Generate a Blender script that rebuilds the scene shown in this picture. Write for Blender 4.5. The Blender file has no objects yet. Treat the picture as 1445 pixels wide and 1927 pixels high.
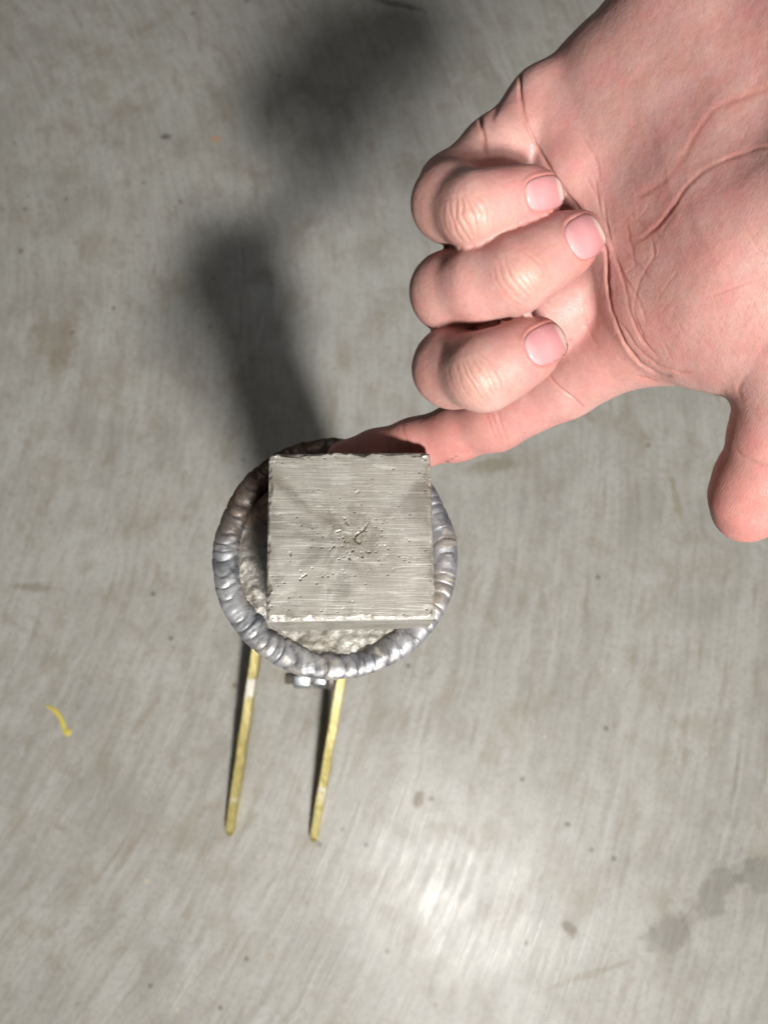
import bpy, bmesh, math, random
import numpy as np
from mathutils import Matrix, Vector

random.seed(4); RNG = np.random.default_rng(4)
scene = bpy.context.scene
COL = scene.collection

# ------------------------------------------------------------------ camera
FPX, CX, CY = 1448.0, 722.5, 963.5          # focal length / centre of the 1445 x 1927 photograph
NADIR = (690.0, 1300.0)                      # where straight-down vanishes in the picture
CAM_H = 0.585                                # camera height above the floor (m)
_d = np.array([(NADIR[0]-CX)/FPX, -(NADIR[1]-CY)/FPX, -1.0]); _d /= np.linalg.norm(_d)
_Z = -_d; _X = np.array([1., 0, 0]); _X -= _X @ _Z*_Z; _X /= np.linalg.norm(_X); _Y = np.cross(_Z, _X)
ROT = np.array([_X, _Y, _Z])                 # camera axes -> world axes
CAM = np.array([0, 0, CAM_H])

def ray(u, v): return ROT @ np.array([(u-CX)/FPX, -(v-CY)/FPX, -1.0])
def at_depth(u, v, d): return CAM + ray(u, v)*d
def at_height(u, v, h=0.0):
    r = ray(u, v); return CAM + r*(h-CAM_H)/r[2]

cam_data = bpy.data.cameras.new('camera'); cam = bpy.data.objects.new('camera', cam_data); COL.objects.link(cam)
M = Matrix([list(ROT[0])+[CAM[0]], list(ROT[1])+[CAM[1]], list(ROT[2])+[CAM[2]], [0, 0, 0, 1]])
cam.matrix_world = M
cam_data.sensor_fit = 'VERTICAL'; cam_data.sensor_height = 34.6; cam_data.lens = FPX/1927*34.6
cam_data.clip_start = 0.01; cam_data.clip_end = 50
cam_data.dof.use_dof = True; cam_data.dof.focus_distance = 0.212; cam_data.dof.aperture_fstop = 15.0
scene.camera = cam

# ------------------------------------------------------------------ world, lamps, exposure
world = bpy.data.worlds.new('World'); scene.world = world; world.use_nodes = True
bg = world.node_tree.nodes['Background']; bg.inputs['Color'].default_value = (1.0, 0.86, 0.68, 1); bg.inputs['Strength'].default_value = 0.024

def area(name, loc, target, size, power, color, size_y=None):
    l = bpy.data.lights.new(name, 'AREA'); o = bpy.data.objects.new(name, l); COL.objects.link(o)
    l.shape = 'RECTANGLE' if size_y else 'DISK'; l.size = size
    if size_y: l.size_y = size_y
    l.energy = power; l.color = color; o.location = loc
    o.rotation_euler = (Vector(target)-Vector(loc)).to_track_quat('-Z', 'Y').to_euler()
    return o
def lamp_seen_at(u, v, h):          # where a lamp at height h hangs if the floor mirrors it at this spot
    p = at_height(u, v); d = p-CAM; return p+d*np.array([1, 1, -1])*h/CAM_H
# a small work lamp just above the viewer: the floor mirrors it at lower right and it throws the long shadows;
# an added fill lamp, same shadow direction, evens out the light on the floor
head = at_depth(662, 1010, .223); shade = at_height(440, 455)
area('work_lamp', lamp_seen_at(850, 1690, 0.82), (-0.03, 0.50, 0.0), 0.075, 7.4, (1.0, 0.98, 0.935))
area('floor_fill', shade+(head-shade)*9.0, (0, 0.2, 0.1), 0.36, 92, (1.0, 0.98, 0.945))
area('sheen_fill', lamp_seen_at(690, 560, 3.0), (0.1, 0.3, 0), 0.6, 8.5, (0.95, 0.98, 1.0), 0.7)  # added lamp for floor sheen and fill from the top, no known source

scene.view_settings.view_transform = 'Standard'; scene.view_settings.look = 'None'
scene.view_settings.exposure = 0.0; scene.view_settings.gamma = 1.0; scene.view_settings.use_curve_mapping = False
scene.render.engine = 'CYCLES'

# ------------------------------------------------------------------ helpers
def mesh_obj(name, verts, faces, mat, parent=None, smooth=True):
    me = bpy.data.meshes.new(name); me.from_pydata([tuple(map(float, v)) for v in verts], [], [tuple(map(int, f)) for f in faces]); me.update()
    return link_mesh(name, me, mat, parent, smooth)
def np_obj(name, V, Q, mat, parent=None):
    me = bpy.data.meshes.new(name); nv, nq = len(V), len(Q)
    me.vertices.add(nv); me.vertices.foreach_set('co', np.asarray(V, np.float32).ravel())
    me.loops.add(nq*4); me.loops.foreach_set('vertex_index', np.asarray(Q, np.int32).ravel())
    me.polygons.add(nq); me.polygons.foreach_set('loop_start', np.arange(0, nq*4, 4, dtype=np.int32))
    me.update(calc_edges=True); me.validate()
    return link_mesh(name, me, mat, parent, True)
def link_mesh(name, me, mat, parent, smooth):
    if smooth: me.polygons.foreach_set('use_smooth', [True]*len(me.polygons))
    me.materials.append(mat)
    o = bpy.data.objects.new(name, me); COL.objects.link(o)
    if parent is not None: o.parent = parent
    return o
def add_attr(o, name, rgb):
    a = o.data.attributes.new(name, 'FLOAT_COLOR', 'POINT')
    a.data.foreach_set('color', np.hstack([rgb, np.ones((len(rgb), 1))]).astype(np.float32).ravel())
def add_float(o, name, val):
    a = o.data.attributes.new(name, 'FLOAT', 'POINT'); a.data.foreach_set('value', np.asarray(val, np.float32))
def tag(o, label=None, cat=None, kind=None, group=None):
    if label: o['label'] = label
    if cat: o['category'] = cat
    if kind: o['kind'] = kind
    if group: o['group'] = group
def smoothstep(a, b, x):
    t = np.clip((x-a)/(b-a), 0, 1); return t*t*(3-2*t)
def vnoise(p, seed=0):
    """cheap smooth value noise on (n,3) points, about -1..1"""
    i = np.floor(p).astype(np.int64); f = p-i; f = f*f*(3-2*f); r = 0
    for dx in (0, 1):
        for dy in (0, 1):
            for dz in (0, 1):
                h = ((i[:, 0]+dx)*73856093) ^ ((i[:, 1]+dy)*19349663) ^ ((i[:, 2]+dz)*83492791) ^ (seed*2654435)
                h = (h ^ (h >> 13))*1274126177 & 0x7fffffff
                h = (h ^ (h >> 16)) & 0xffff
                w = (f[:, 0] if dx else 1-f[:, 0])*(f[:, 1] if dy else 1-f[:, 1])*(f[:, 2] if dz else 1-f[:, 2])
                r = r+w*(h/32767.5-1)
    return r

# --------------------------------------------------------------- node helpers
class NT:
    def __init__(s, name):
        s.m = bpy.data.materials.new(name); s.m.use_nodes = True; s.t = s.m.node_tree; s.b = s.t.nodes['Principled BSDF']
    def n(s, kind, **kw):
        nd = s.t.nodes.new(kind)
        for k, v in kw.items():
            if hasattr(nd, k) and k not in nd.inputs: setattr(nd, k, v)
            else: s.put(nd.inputs[k], v)
        return nd
    def put(s, sock, v):
        if isinstance(v, bpy.types.NodeSocket): s.t.links.new(v, sock)
        elif isinstance(v, (tuple, list)) and len(v) == 3 and sock.type == 'RGBA': sock.default_value = (*v, 1)
        else: sock.default_value = v
    def bs(s, **kw):
        for k, v in kw.items(): s.put(s.b.inputs[k.replace('_', ' ')], v)
    def math(s, op, a, b=None, c=None):
        nd = s.t.nodes.new('ShaderNodeMath'); nd.operation = op
        for i, v in enumerate((a, b, c)):
            if v is not None: s.put(nd.inputs[i], v)
        return nd.outputs[0]
    def mix(s, fac, a, b, mode='MIX'):
        nd = s.t.nodes.new('ShaderNodeMix'); nd.data_type = 'RGBA'; nd.blend_type = mode
        s.put(nd.inputs[0], fac); s.put(nd.inputs[6], a); s.put(nd.inputs[7], b); return nd.outputs[2]
    def ramp(s, fac, *stops):
        nd = s.t.nodes.new('ShaderNodeValToRGB'); s.put(nd.inputs[0], fac); el = nd.color_ramp.elements
        while len(el) < len(stops): el.new(0.5)
        for e, (p, c) in zip(el, stops):
            e.position = p; e.color = (c, c, c, 1) if not isinstance(c, tuple) else (*c, 1)
        return nd.outputs[0]
    def noise(s, vec, scale, detail=4, rough=.55, dist=0.0, w='Fac'):
        nd = s.t.nodes.new('ShaderNodeTexNoise'); s.put(nd.inputs['Vector'], vec); nd.inputs['Scale'].default_value = scale
        nd.inputs['Detail'].default_value = detail; nd.inputs['Roughness'].default_value = rough; nd.inputs['Distortion'].default_value = dist
        return nd.outputs[w]
    def voro(s, vec, scale, rand=1.0, out='Distance'):
        nd = s.t.nodes.new('ShaderNodeTexVoronoi'); s.put(nd.inputs['Vector'], vec); nd.inputs['Scale'].default_value = scale
        nd.inputs['Randomness'].default_value = rand; return nd.outputs[out]
    def mapping(s, vec, loc=(0, 0, 0), rot=(0, 0, 0), sc=(1, 1, 1)):
        nd = s.t.nodes.new('ShaderNodeMapping'); s.put(nd.inputs[0], vec); nd.inputs[1].default_value = loc; nd.inputs[2].default_value = rot; nd.inputs[3].default_value = sc
        return nd.outputs[0]
    def coord(s, o='Object'): return s.t.nodes.new('ShaderNodeTexCoord').outputs[o]
    def bump(s, h, strength, dist, normal=None):
        nd = s.t.nodes.new('ShaderNodeBump'); s.put(nd.inputs['Height'], h); nd.inputs['Strength'].default_value = strength; nd.inputs['Distance'].default_value = dist
        if normal is not None: s.put(nd.inputs['Normal'], normal)
        return nd.outputs[0]

# ------------------------------------------------------------------ floor
def floor_material():
    t = NT('sealed_concrete'); co = t.coord()
    sx = t.n('ShaderNodeSeparateXYZ', Vector=co)
    # trowel arcs: polar coordinates round a far centre
    c0 = at_height(-1500, 640)
    dx = t.math('SUBTRACT', sx.outputs[0], c0[0]); dy = t.math('SUBTRACT', sx.outputs[1], c0[1])
    rr = t.math('SQRT', t.math('ADD', t.math('MULTIPLY', dx, dx), t.math('MULTIPLY', dy, dy)))
    th = t.math('MULTIPLY', t.math('ARCTAN2', dy, dx), 0.5)
    pv = t.n('ShaderNodeCombineXYZ', X=rr, Y=th, Z=0.0).outputs[0]
    wob = t.n('ShaderNodeVectorMath', operation='MULTIPLY_ADD')
    t.put(wob.inputs[0], t.noise(co, 14, 3, w='Color')); wob.inputs[1].default_value = (0.012, 0.03, 0); t.put(wob.inputs[2], pv)
    st1 = t.noise(t.mapping(wob.outputs[0], sc=(1, .12, 1)), 260, 5, .65)
    st2 = t.noise(t.mapping(wob.outputs[0], sc=(1, .22, 1)), 80, 5, .68)
    st3 = t.noise(t.mapping(pv, sc=(1, .035, 1)), 900, 2, .5)
    blot = t.noise(co, 7, 5, .6); blot2 = t.noise(co, 26, 5, .65, .4); fine = t.noise(co, 260, 5, .7)
    base = t.mix(t.ramp(blot, (.35, 0.0), (.66, 1.0)), (.318, .307, .280), (.395, .384, .354))
    base = t.mix(t.ramp(st2, (.38, 0.0), (.64, .75)), base, (.430, .425, .400))
    base = t.mix(t.math('MULTIPLY', t.ramp(st1, (.36, 1.0), (.56, 0.0)), .28), base, (.235, .215, .165))
    base = t.mix(t.math('MULTIPLY', t.ramp(blot2, (.52, 0.0), (.68, 1.0)), .50), base, (.245, .205, .150))
    base = t.mix(t.math('MULTIPLY', t.ramp(t.noise(t.mapping(wob.outputs[0], loc=(4, 2, 0), sc=(1, .6, 1)), 95, 4, .65, .3), (.54, 0.0), (.70, 1.0)), .50), base, (.225, .185, .130))
    base = t.mix(t.math('MULTIPLY', t.ramp(t.noise(t.mapping(co, loc=(1, 5, 0)), 18, 4, .6), (.48, 0.0), (.64, 1.0)), .30), base, (.225, .210, .185))
    base = t.mix(t.math('MULTIPLY', t.ramp(fine, (.36, 1.0), (.50, 0.0)), .34), base, (.22, .20, .165))
    base = t.mix(t.math('MULTIPLY', t.ramp(t.noise(co, 38, 3, .6), (.60, 0.0), (.72, 1.0)), .35), base, (.46, .455, .44))
    grit = t.noise(co, 620, 3, .7)
    base = t.mix(t.math('MULTIPLY', t.ramp(grit, (.58, 0.0), (.70, 1.0)), .45), base, (.17, .15, .115))
    base = t.mix(t.math('MULTIPLY', t.ramp(grit, (.30, 1.0), (.40, 0.0)), .35), base, (.50, .49, .46))
    # pits and specks
    vd = t.voro(co, 62); keep = t.voro(co, 62, out='Color')
    kp = t.n('ShaderNodeSeparateColor', Color=keep)
    spot = t.math('MULTIPLY', t.ramp(vd, (.05, 1.0), (.16, 0.0)), t.ramp(kp.outputs[0], (.88, 0.0), (.91, 1.0)))
    base = t.mix(t.math('MULTIPLY', spot, .78), base, (.10, .085, .060))
    spot2 = t.math('MULTIPLY', t.ramp(vd, (.04, 1.0), (.11, 0.0)), t.ramp(kp.outputs[1], (.93, 0.0), (.96, 1.0)))
    base = t.mix(t.math('MULTIPLY', spot2, .7), base, (.62, .50, .36))
    # wet-looking grey stain on the right, and an old scratch
    def blob(u, v, ru, rv, ang):
        p = at_height(u, v); q = at_height(u+ru, v); sz = np.linalg.norm(q-p)
        m = t.mapping(t.n('ShaderNodeVectorMath', operation='SUBTRACT', **{}).outputs[0]) if False else None
        a = t.math('SUBTRACT', sx.outputs[0], float(p[0])); b = t.math('SUBTRACT', sx.outputs[1], float(p[1]))
        ca, sa = math.cos(ang), math.sin(ang)
        e1 = t.math('DIVIDE', t.math('ADD', t.math('MULTIPLY', a, ca), t.math('MULTIPLY', b, sa)), float(sz))
        e2 = t.math('DIVIDE', t.math('SUBTRACT', t.math('MULTIPLY', b, ca), t.math('MULTIPLY', a, sa)), float(sz*rv/ru))
        dd = t.math('SQRT', t.math('ADD', t.math('MULTIPLY', e1, e1), t.math('MULTIPLY', e2, e2)))
        return t.math('ADD', dd, t.math('MULTIPLY', t.math('SUBTRACT', t.noise(co, 75, 4, .65), .5), 2.2))
    for (u, v, ru, rv, ang, k, col) in [(1258, 1758, 52, 40, .6, .55, (.15, .14, .12)), (1345, 1675, 95, 34, .75, .50, (.15, .14, .12)), (1440, 1640, 70, 40, .3, .45, (.15, .14, .12)),
                                        (787, 1507, 13, 20, -.4, .75, (.15, .11, .07)), (1072, 1750, 14, 20, .7, .8, (.12, .09, .05)),
                                        (405, 262, 13, 8, 0, .8, (.46, .27, .17)), (312, 258, 11, 7, 0, .8, (.10, .09, .08)), (60, 1105, 60, 9, -.05, .5, (.17, .14, .09)),
                                        (1272, 940, 9, 60, .15, .45, (.20, .17, .08)), (100, 640, 45, 75, .1, .38, (.20, .15, .09)), (190, 170, 25, 40, .3, .3, (.24, .19, .11)),
                                        (925, 878, 60, 22, .2, .5, (.17, .15, .09)), (1105, 1835, 110, 7, .28, .45, (.20, .16, .10)), (745, 8, 70, 7, -.25, .75, (.08, .07, .05))]:
        base = t.mix(t.math('MULTIPLY', t.ramp(blob(u, v, ru, rv, ang), (.55, 1.0), (1.0, 0.0)), k), base, col)
    rough = t.math('ADD', t.math('MULTIPLY', st1, .42), t.math('MULTIPLY', blot2, .30)); rough = t.math('ADD', rough, .015)
    h = t.math('ADD', t.math('MULTIPLY', st1, .7), t.math('ADD', t.math('MULTIPLY', st3, .35), t.math('ADD', t.math('MULTIPLY', st2, .40), t.math('MULTIPLY', spot, -.15))))
    t.bs(Base_Color=base, Roughness=rough, Normal=t.bump(h, .20, .0016), Specular_IOR_Level=.5)
    return t.m
S = 4.0
floor = mesh_obj('floor', [(-S, -S, 0), (S, -S, 0), (S, S, 0), (-S, S, 0)], [(0, 1, 2, 3)], floor_material(), None, False)
tag(floor, kind='structure')

# ------------------------------------------------------------------ metals
def bar_steel():
    t = NT('sawn_steel'); co = t.coord()
    wob = t.n('ShaderNodeVectorMath', operation='MULTIPLY_ADD')
    t.put(wob.inputs[0], t.noise(co, 45, 2, w='Color')); wob.inputs[1].default_value = (0, .0009, 0); t.put(wob.inputs[2], co)
    l1 = t.noise(t.mapping(wob.outputs[0], rot=(0, 0, .03), sc=(.030, 1, 1)), 2300, 3, .6)
    l2 = t.noise(t.mapping(co, rot=(0, 0, -.75), sc=(.05, 1, 1)), 1250, 2, .5)
    l3 = t.noise(t.mapping(wob.outputs[0], rot=(0, 0, .05), sc=(.03, 1, 1)), 420, 3, .6)
    grain = t.noise(co, 900, 5, .7); patch = t.noise(co, 55, 4, .6, .6); patch2 = t.noise(t.mapping(co, rot=(0, 0, .8), sc=(1, .4, 1)), 75, 3, .6)
    diag = t.ramp(patch2, (.45, 0.0), (.60, 1.0))
    vis = t.ramp(t.noise(t.mapping(co, loc=(2, 3, 0)), 70, 4, .6, .5), (.40, .45), (.60, 1.0))
    col = t.mix(t.math('ADD', t.math('MULTIPLY', t.math('SUBTRACT', t.ramp(l1, (.40, 0.0), (.58, 1.0)), .5), t.math('MULTIPLY', vis, .62)), .5), (.095, .083, .068), (.42, .395, .35))
    col = t.mix(t.math('MULTIPLY', diag, .65), col, t.mix(t.ramp(l2, (.4, 0.0), (.6, 1.0)), (.32, .30, .27), (.52, .50, .47)))
    col = t.mix(t.math('MULTIPLY', t.ramp(patch, (.46, 0.0), (.62, 1.0)), .72), col, (.155, .135, .105))
    col = t.mix(t.math('MULTIPLY', t.ramp(t.noise(t.mapping(co, rot=(0, 0, -.6), sc=(1, .45, 1)), 38, 2, .5), (.46, 0.0), (.52, 1.0)), .35), col, (.34, .325, .30))
    col = t.mix(t.math('MULTIPLY', t.ramp(t.noise(t.mapping(co, rot=(0, 0, .2), sc=(.25, 1, 1)), 330, 4, .7), (.56, 0.0), (.66, 1.0)), .6), col, (.62, .60, .56))
    col = t.mix(t.math('MULTIPLY', t.ramp(grain, (.52, 0.0), (.66, 1.0)), .45), col, (.13, .11, .085))
    sb = t.n('ShaderNodeSeparateXYZ', Vector=co); rad = t.math('ADD', t.math('SQRT', t.math('ADD', t.math('MULTIPLY', sb.outputs[0], sb.outputs[0]), t.math('MULTIPLY', sb.outputs[1], sb.outputs[1]))), .002)
    fan = t.n('ShaderNodeCombineXYZ', X=t.math('DIVIDE', sb.outputs[0], rad), Y=t.math('DIVIDE', sb.outputs[1], rad), Z=t.math('MULTIPLY', rad, 20.0)).outputs[0]
    fn = t.noise(fan, 1.7, 3, .6)
    col = t.mix(t.math('MULTIPLY', t.ramp(fn, (.45, 0.0), (.52, 1.0)), .40), col, (.40, .38, .34))
    col = t.mix(t.math('MULTIPLY', t.ramp(fn, (.40, 1.0), (.46, 0.0)), .45), col, (.17, .155, .13))
    for (r_, s_, k_) in ((.95, 520, .5), (-1.15, 640, .45), (1.5, 480, .4), (.35, 700, .5)):
        col = t.mix(t.math('MULTIPLY', t.ramp(t.noise(t.mapping(co, loc=(r_, 0, 0), rot=(0, 0, r_), sc=(.05, 1, 1)), s_, 2, .5), (.66, 0.0), (.72, 1.0)), k_), col, (.56, .54, .50))
    at = t.n('ShaderNodeAttribute', attribute_name='grime')
    vd = t.voro(t.mapping(co, sc=(1, 1.4, 1)), 640); vc = t.n('ShaderNodeSeparateColor', Color=t.voro(t.mapping(co, sc=(1, 1.4, 1)), 640, out='Color'))
    sp = t.math('MULTIPLY', t.ramp(vd, (.12, 1.0), (.32, 0.0)), t.math('GREATER_THAN', t.math('ADD', vc.outputs[0], t.math('MULTIPLY', at.outputs['Fac'], .42)), .965))
    col = t.mix(t.math('MULTIPLY', sp, .85), col, (.055, .04, .03))
    col = t.mix(t.math('MULTIPLY', t.math('MULTIPLY', at.outputs['Fac'], t.ramp(t.noise(co, 210, 4, .65), (.40, 0.0), (.58, 1.0))), .8), col, (.14, .12, .09))
    deep = t.n('ShaderNodeAttribute', attribute_name='pit')
    col = t.mix(t.math('MULTIPLY', deep.outputs['Fac'], .65), col, (.06, .045, .035))
    burr = t.n('ShaderNodeAttribute', attribute_name='burr')
    col = t.mix(t.math('MULTIPLY', burr.outputs['Fac'], .6), col, (.58, .56, .52))
    h = t.math('ADD', t.math('MULTIPLY', l1, 1.0), t.math('ADD', t.math('MULTIPLY', l3, .3), t.math('ADD', t.math('MULTIPLY', t.math('MULTIPLY', l2, diag), .8), t.math('MULTIPLY', grain, .35))))
    t.bs(Base_Color=col, Metallic=.35, Roughness=t.math('ADD', .36, t.math('MULTIPLY', grain, .25)), Normal=t.bump(t.math('SUBTRACT', h, t.math('MULTIPLY', sp, .8)), 0.45, .00024))
    return t.m
def weld_steel():
    t = NT('weld_metal'); co = t.coord()
    n1 = t.noise(co, 70, 4, .6, .5); n2 = t.noise(co, 260, 5, .65); n3 = t.noise(co, 120, 3, .6, 1.0)
    col = t.mix(t.ramp(n1, (.38, 0.0), (.62, 1.0)), (.16, .165, .185), (.40, .40, .41))
    col = t.mix(t.math('MULTIPLY', t.ramp(t.noise(t.mapping(co, loc=(5, 1, 3)), 48, 5, .65, .5), (.50, 0.0), (.62, 1.0)), .65), col, (.085, .075, .07))
    col = t.mix(t.math('MULTIPLY', t.ramp(n3, (.56, 0.0), (.68, 1.0)), .7), col, (.50, .46, .39))
    col = t.mix(t.math('MULTIPLY', t.ramp(n2, (.55, 0.0), (.70, 1.0)), .6), col, (.07, .055, .045))
    col = t.mix(t.math('MULTIPLY', t.ramp(t.noise(t.mapping(co, loc=(9, 2, 1)), 34, 3, .55), (.50, 0.0), (.64, 1.0)), .5), col, (.24, .17, .10))
    br = t.n('ShaderNodeAttribute', attribute_name='burn_shade')
    col = t.mix(t.math('MULTIPLY', br.outputs['Fac'], t.ramp(n1, (.35, .35), (.55, 1.0))), col, t.mix(n3, (.035, .022, .015), (.16, .10, .065)))
    groove = t.n('ShaderNodeAttribute', attribute_name='groove')
    col = t.mix(t.math('MULTIPLY', groove.outputs['Fac'], .5), col, (.045, .043, .045))
    t.bs(Base_Color=col, Metallic=.6, Roughness=t.math('ADD', .34, t.math('MULTIPLY', n2, .30)), Normal=t.bump(t.math('ADD', n2, n3), .35, .0006))
    return t.m
def cap_steel():
    t = NT('scaled_plate'); co = t.coord()
    n1 = t.noise(co, 60, 5, .65, .4); n2 = t.noise(co, 380, 5, .7); n3 = t.noise(co, 130, 4, .6, 1.2)
    col = t.mix(t.ramp(n1, (.36, 0.0), (.62, 1.0)), (.20, .185, .16), (.42, .405, .375))
    col = t.mix(t.math('MULTIPLY', t.ramp(n3, (.52, 0.0), (.66, 1.0)), .75), col, (.11, .085, .06))
    col = t.mix(t.math('MULTIPLY', t.ramp(n2, (.5, 0.0), (.66, 1.0)), .4), col, (.13, .105, .08))
    br = t.n('ShaderNodeAttribute', attribute_name='burn_shade')
    col = t.mix(br.outputs['Fac'], col, t.mix(t.ramp(n3, (.4, 0.0), (.6, 1.0)), (.03, .02, .014), (.24, .15, .10)))
    t.bs(Base_Color=col, Metallic=.45, Roughness=.5, Normal=t.bump(t.math('ADD', n2, n3), .6, .0012))
    return t.m
def dull_pipe():
    t = NT('pipe_steel'); co = t.coord(); n = t.noise(co, 40, 5, .6)
    t.bs(Base_Color=t.mix(n, (.14, .13, .12), (.36, .35, .34)), Metallic=.7, Roughness=.42, Normal=t.bump(t.noise(co, 300, 4), .3, .0005)); return t.m
def yellow_zinc():
    t = NT('yellow_zinc'); co = t.coord()
    n1 = t.noise(t.mapping(co, sc=(1, .5, 1)), 42, 4, .55, .3); n2 = t.noise(co, 240, 4, .6); n3 = t.noise(t.mapping(co, loc=(3, 1, 2), sc=(.3, 1, .3)), 62, 2, .5)
    col = t.mix(t.ramp(n1, (.36, 0.0), (.64, 1.0)), (.44, .36, .12), (.74, .66, .32))
    col = t.mix(t.ramp(n3, (.60, 0.0), (.68, .8)), col, (.74, .72, .68))
    col = t.mix(t.math('MULTIPLY', t.ramp(n2, (.56, 0.0), (.7, 1.0)), .4), col, (.20, .14, .03))
    t.bs(Base_Color=col, Metallic=.7, Roughness=t.math('ADD', .30, t.math('MULTIPLY', n2, .22)), Normal=t.bump(t.math('ADD', n1, n2), .3, .0012)); return t.m
def simple_metal(name, col, rough, metal=1.0):
    t = NT(name); co = t.coord(); n = t.noise(co, 500, 4, .6)
    t.bs(Base_Color=t.mix(t.math('MULTIPLY', n, .6), col, tuple(c*.6 for c in col)), Metallic=metal, Roughness=rough, Normal=t.bump(n, .2, .0002)); return t.m
MAT_BAR, MAT_WELD, MAT_CAP, MAT_PIPE, MAT_ZINC = bar_steel(), weld_steel(), cap_steel(), dull_pipe(), yellow_zinc()
MAT_NUT, MAT_RUST = simple_metal('bright_zinc', (.50, .53, .56), .40), simple_metal('rusty_steel', (.24, .205, .18), .5, .6)

# ------------------------------------------------------------------ the welded post
BAR_TOP = at_depth(662, 1010, .223)[2]
CAP_Z = BAR_TOP-0.034
bar_c = np.mean([at_height(*c, BAR_TOP) for c in ((503, 853), (806, 850), (824, 1165), (503, 1170))], axis=0)
e = at_height(806, 850, BAR_TOP)-at_height(503, 853, BAR_TOP); e2 = at_height(824, 1165, BAR_TOP)-at_height(503, 1170, BAR_TOP)
bar_rot = .5*(math.atan2(e[1], e[0])+math.atan2(e2[1], e2[0])); HALF = .25*(np.linalg.norm(e)+np.linalg.norm(e2))
HALFY = .25*(np.linalg.norm(at_height(503, 853, BAR_TOP)-at_height(503, 1170, BAR_TOP))+np.linalg.norm(at_height(806, 850, BAR_TOP)-at_height(824, 1165, BAR_TOP)))
cap_c = at_height(631, 1043, CAP_Z)
CAP_R = .25*(np.linalg.norm(at_height(402, 1043, CAP_Z)-at_height(860, 1043, CAP_Z))+np.linalg.norm(at_height(631, 815, CAP_Z)-at_height(631, 1272, CAP_Z)))
print('bar', bar_c, bar_rot, HALF, HALFY, 'cap', cap_c, CAP_R)

post = bpy.data.objects.new('welded_post', None); COL.objects.link(post); post.empty_display_size = .05
post.location = (cap_c[0], cap_c[1], 0)
tag(post, 'square steel bar welded on a round capped pipe with two yellow zinc feet', 'welded post')
PX, PY = cap_c[0], cap_c[1]
def loc(p): return np.asarray(p, float)-np.array([PX, PY, 0])

# pipe
def lathe(profile, n=72, closed=True):
    V, F = [], []
    for r, z in profile:
        for k in range(n):
            a = 2*math.pi*k/n; V.append((r*math.cos(a), r*math.sin(a), z))
    for i in range(len(profile)-1):
        for k in range(n):
            F.append((i*n+k, i*n+(k+1) % n, (i+1)*n+(k+1) % n, (i+1)*n+k))
    if closed:
        F.append(tuple(range(n-1, -1, -1))); F.append(tuple((len(profile)-1)*n+k for k in range(n)))
    return V, F
PIPE_R = .0315
V, F = lathe([(PIPE_R-.001, 0), (PIPE_R, .001), (PIPE_R, CAP_Z-.012)])
pipe = mesh_obj('pipe', V, F, MAT_PIPE, post)

# round cap plate: fine polar grid with crusty surface
nr, na = 70, 320
V = [];
for i in range(nr):
    r = (CAP_R-.0035)*math.sqrt((i+.3)/nr)
    for k in range(na):
        a = 2*math.pi*k/na; V.append((r*math.cos(a), r*math.sin(a), 0))
V = np.array(V); _cr = smoothstep(CAP_R-.016, CAP_R-.011, np.hypot(V[:, 0], V[:, 1]))*smoothstep(.45, .1, V[:, 1]/CAP_R)
V[:, 2] = CAP_Z-.0012+.0002*vnoise(V*420+7)+.0003*vnoise(V*160)+_cr*(.0004+.0006*vnoise(V*330+2)+.0003*vnoise(V*800+5))
ring_r = np.hypot(V[:, 0], V[:, 1])
F = [(i*na+k, (i+1)*na+k, (i+1)*na+(k+1) % na, i*na+(k+1) % na) for i in range(nr-1) for k in range(na)]
F = [f[::-1] for f in F]
side = []
base = len(V); extra = []
for z, rr in ((-.004, CAP_R-.003), (-.0125, CAP_R-.003), (-.013, PIPE_R-.004)):
    for k in range(na):
        a = 2*math.pi*k/na; extra.append((rr*math.cos(a), rr*math.sin(a), CAP_Z+z))
V = np.vstack([V, extra]); prev = (nr-1)*na
for j in range(3):
    cur = base+j*na
    F += [(prev+k, cur+k, cur+(k+1) % na, prev+(k+1) % na) for k in range(na)]; prev = cur
cap = mesh_obj('cap_plate', V, F, MAT_CAP, post)
ang = np.degrees(np.arctan2(V[:, 1], V[:, 0]))
def burn_shade(a): return smoothstep(55, 25, np.abs(((a-128)+180) % 360-180))  # upper-left browning, with the bar's cast shadow painted into the colour
add_float(cap, 'burn_shade', burn_shade(ang)*.9)

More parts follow.
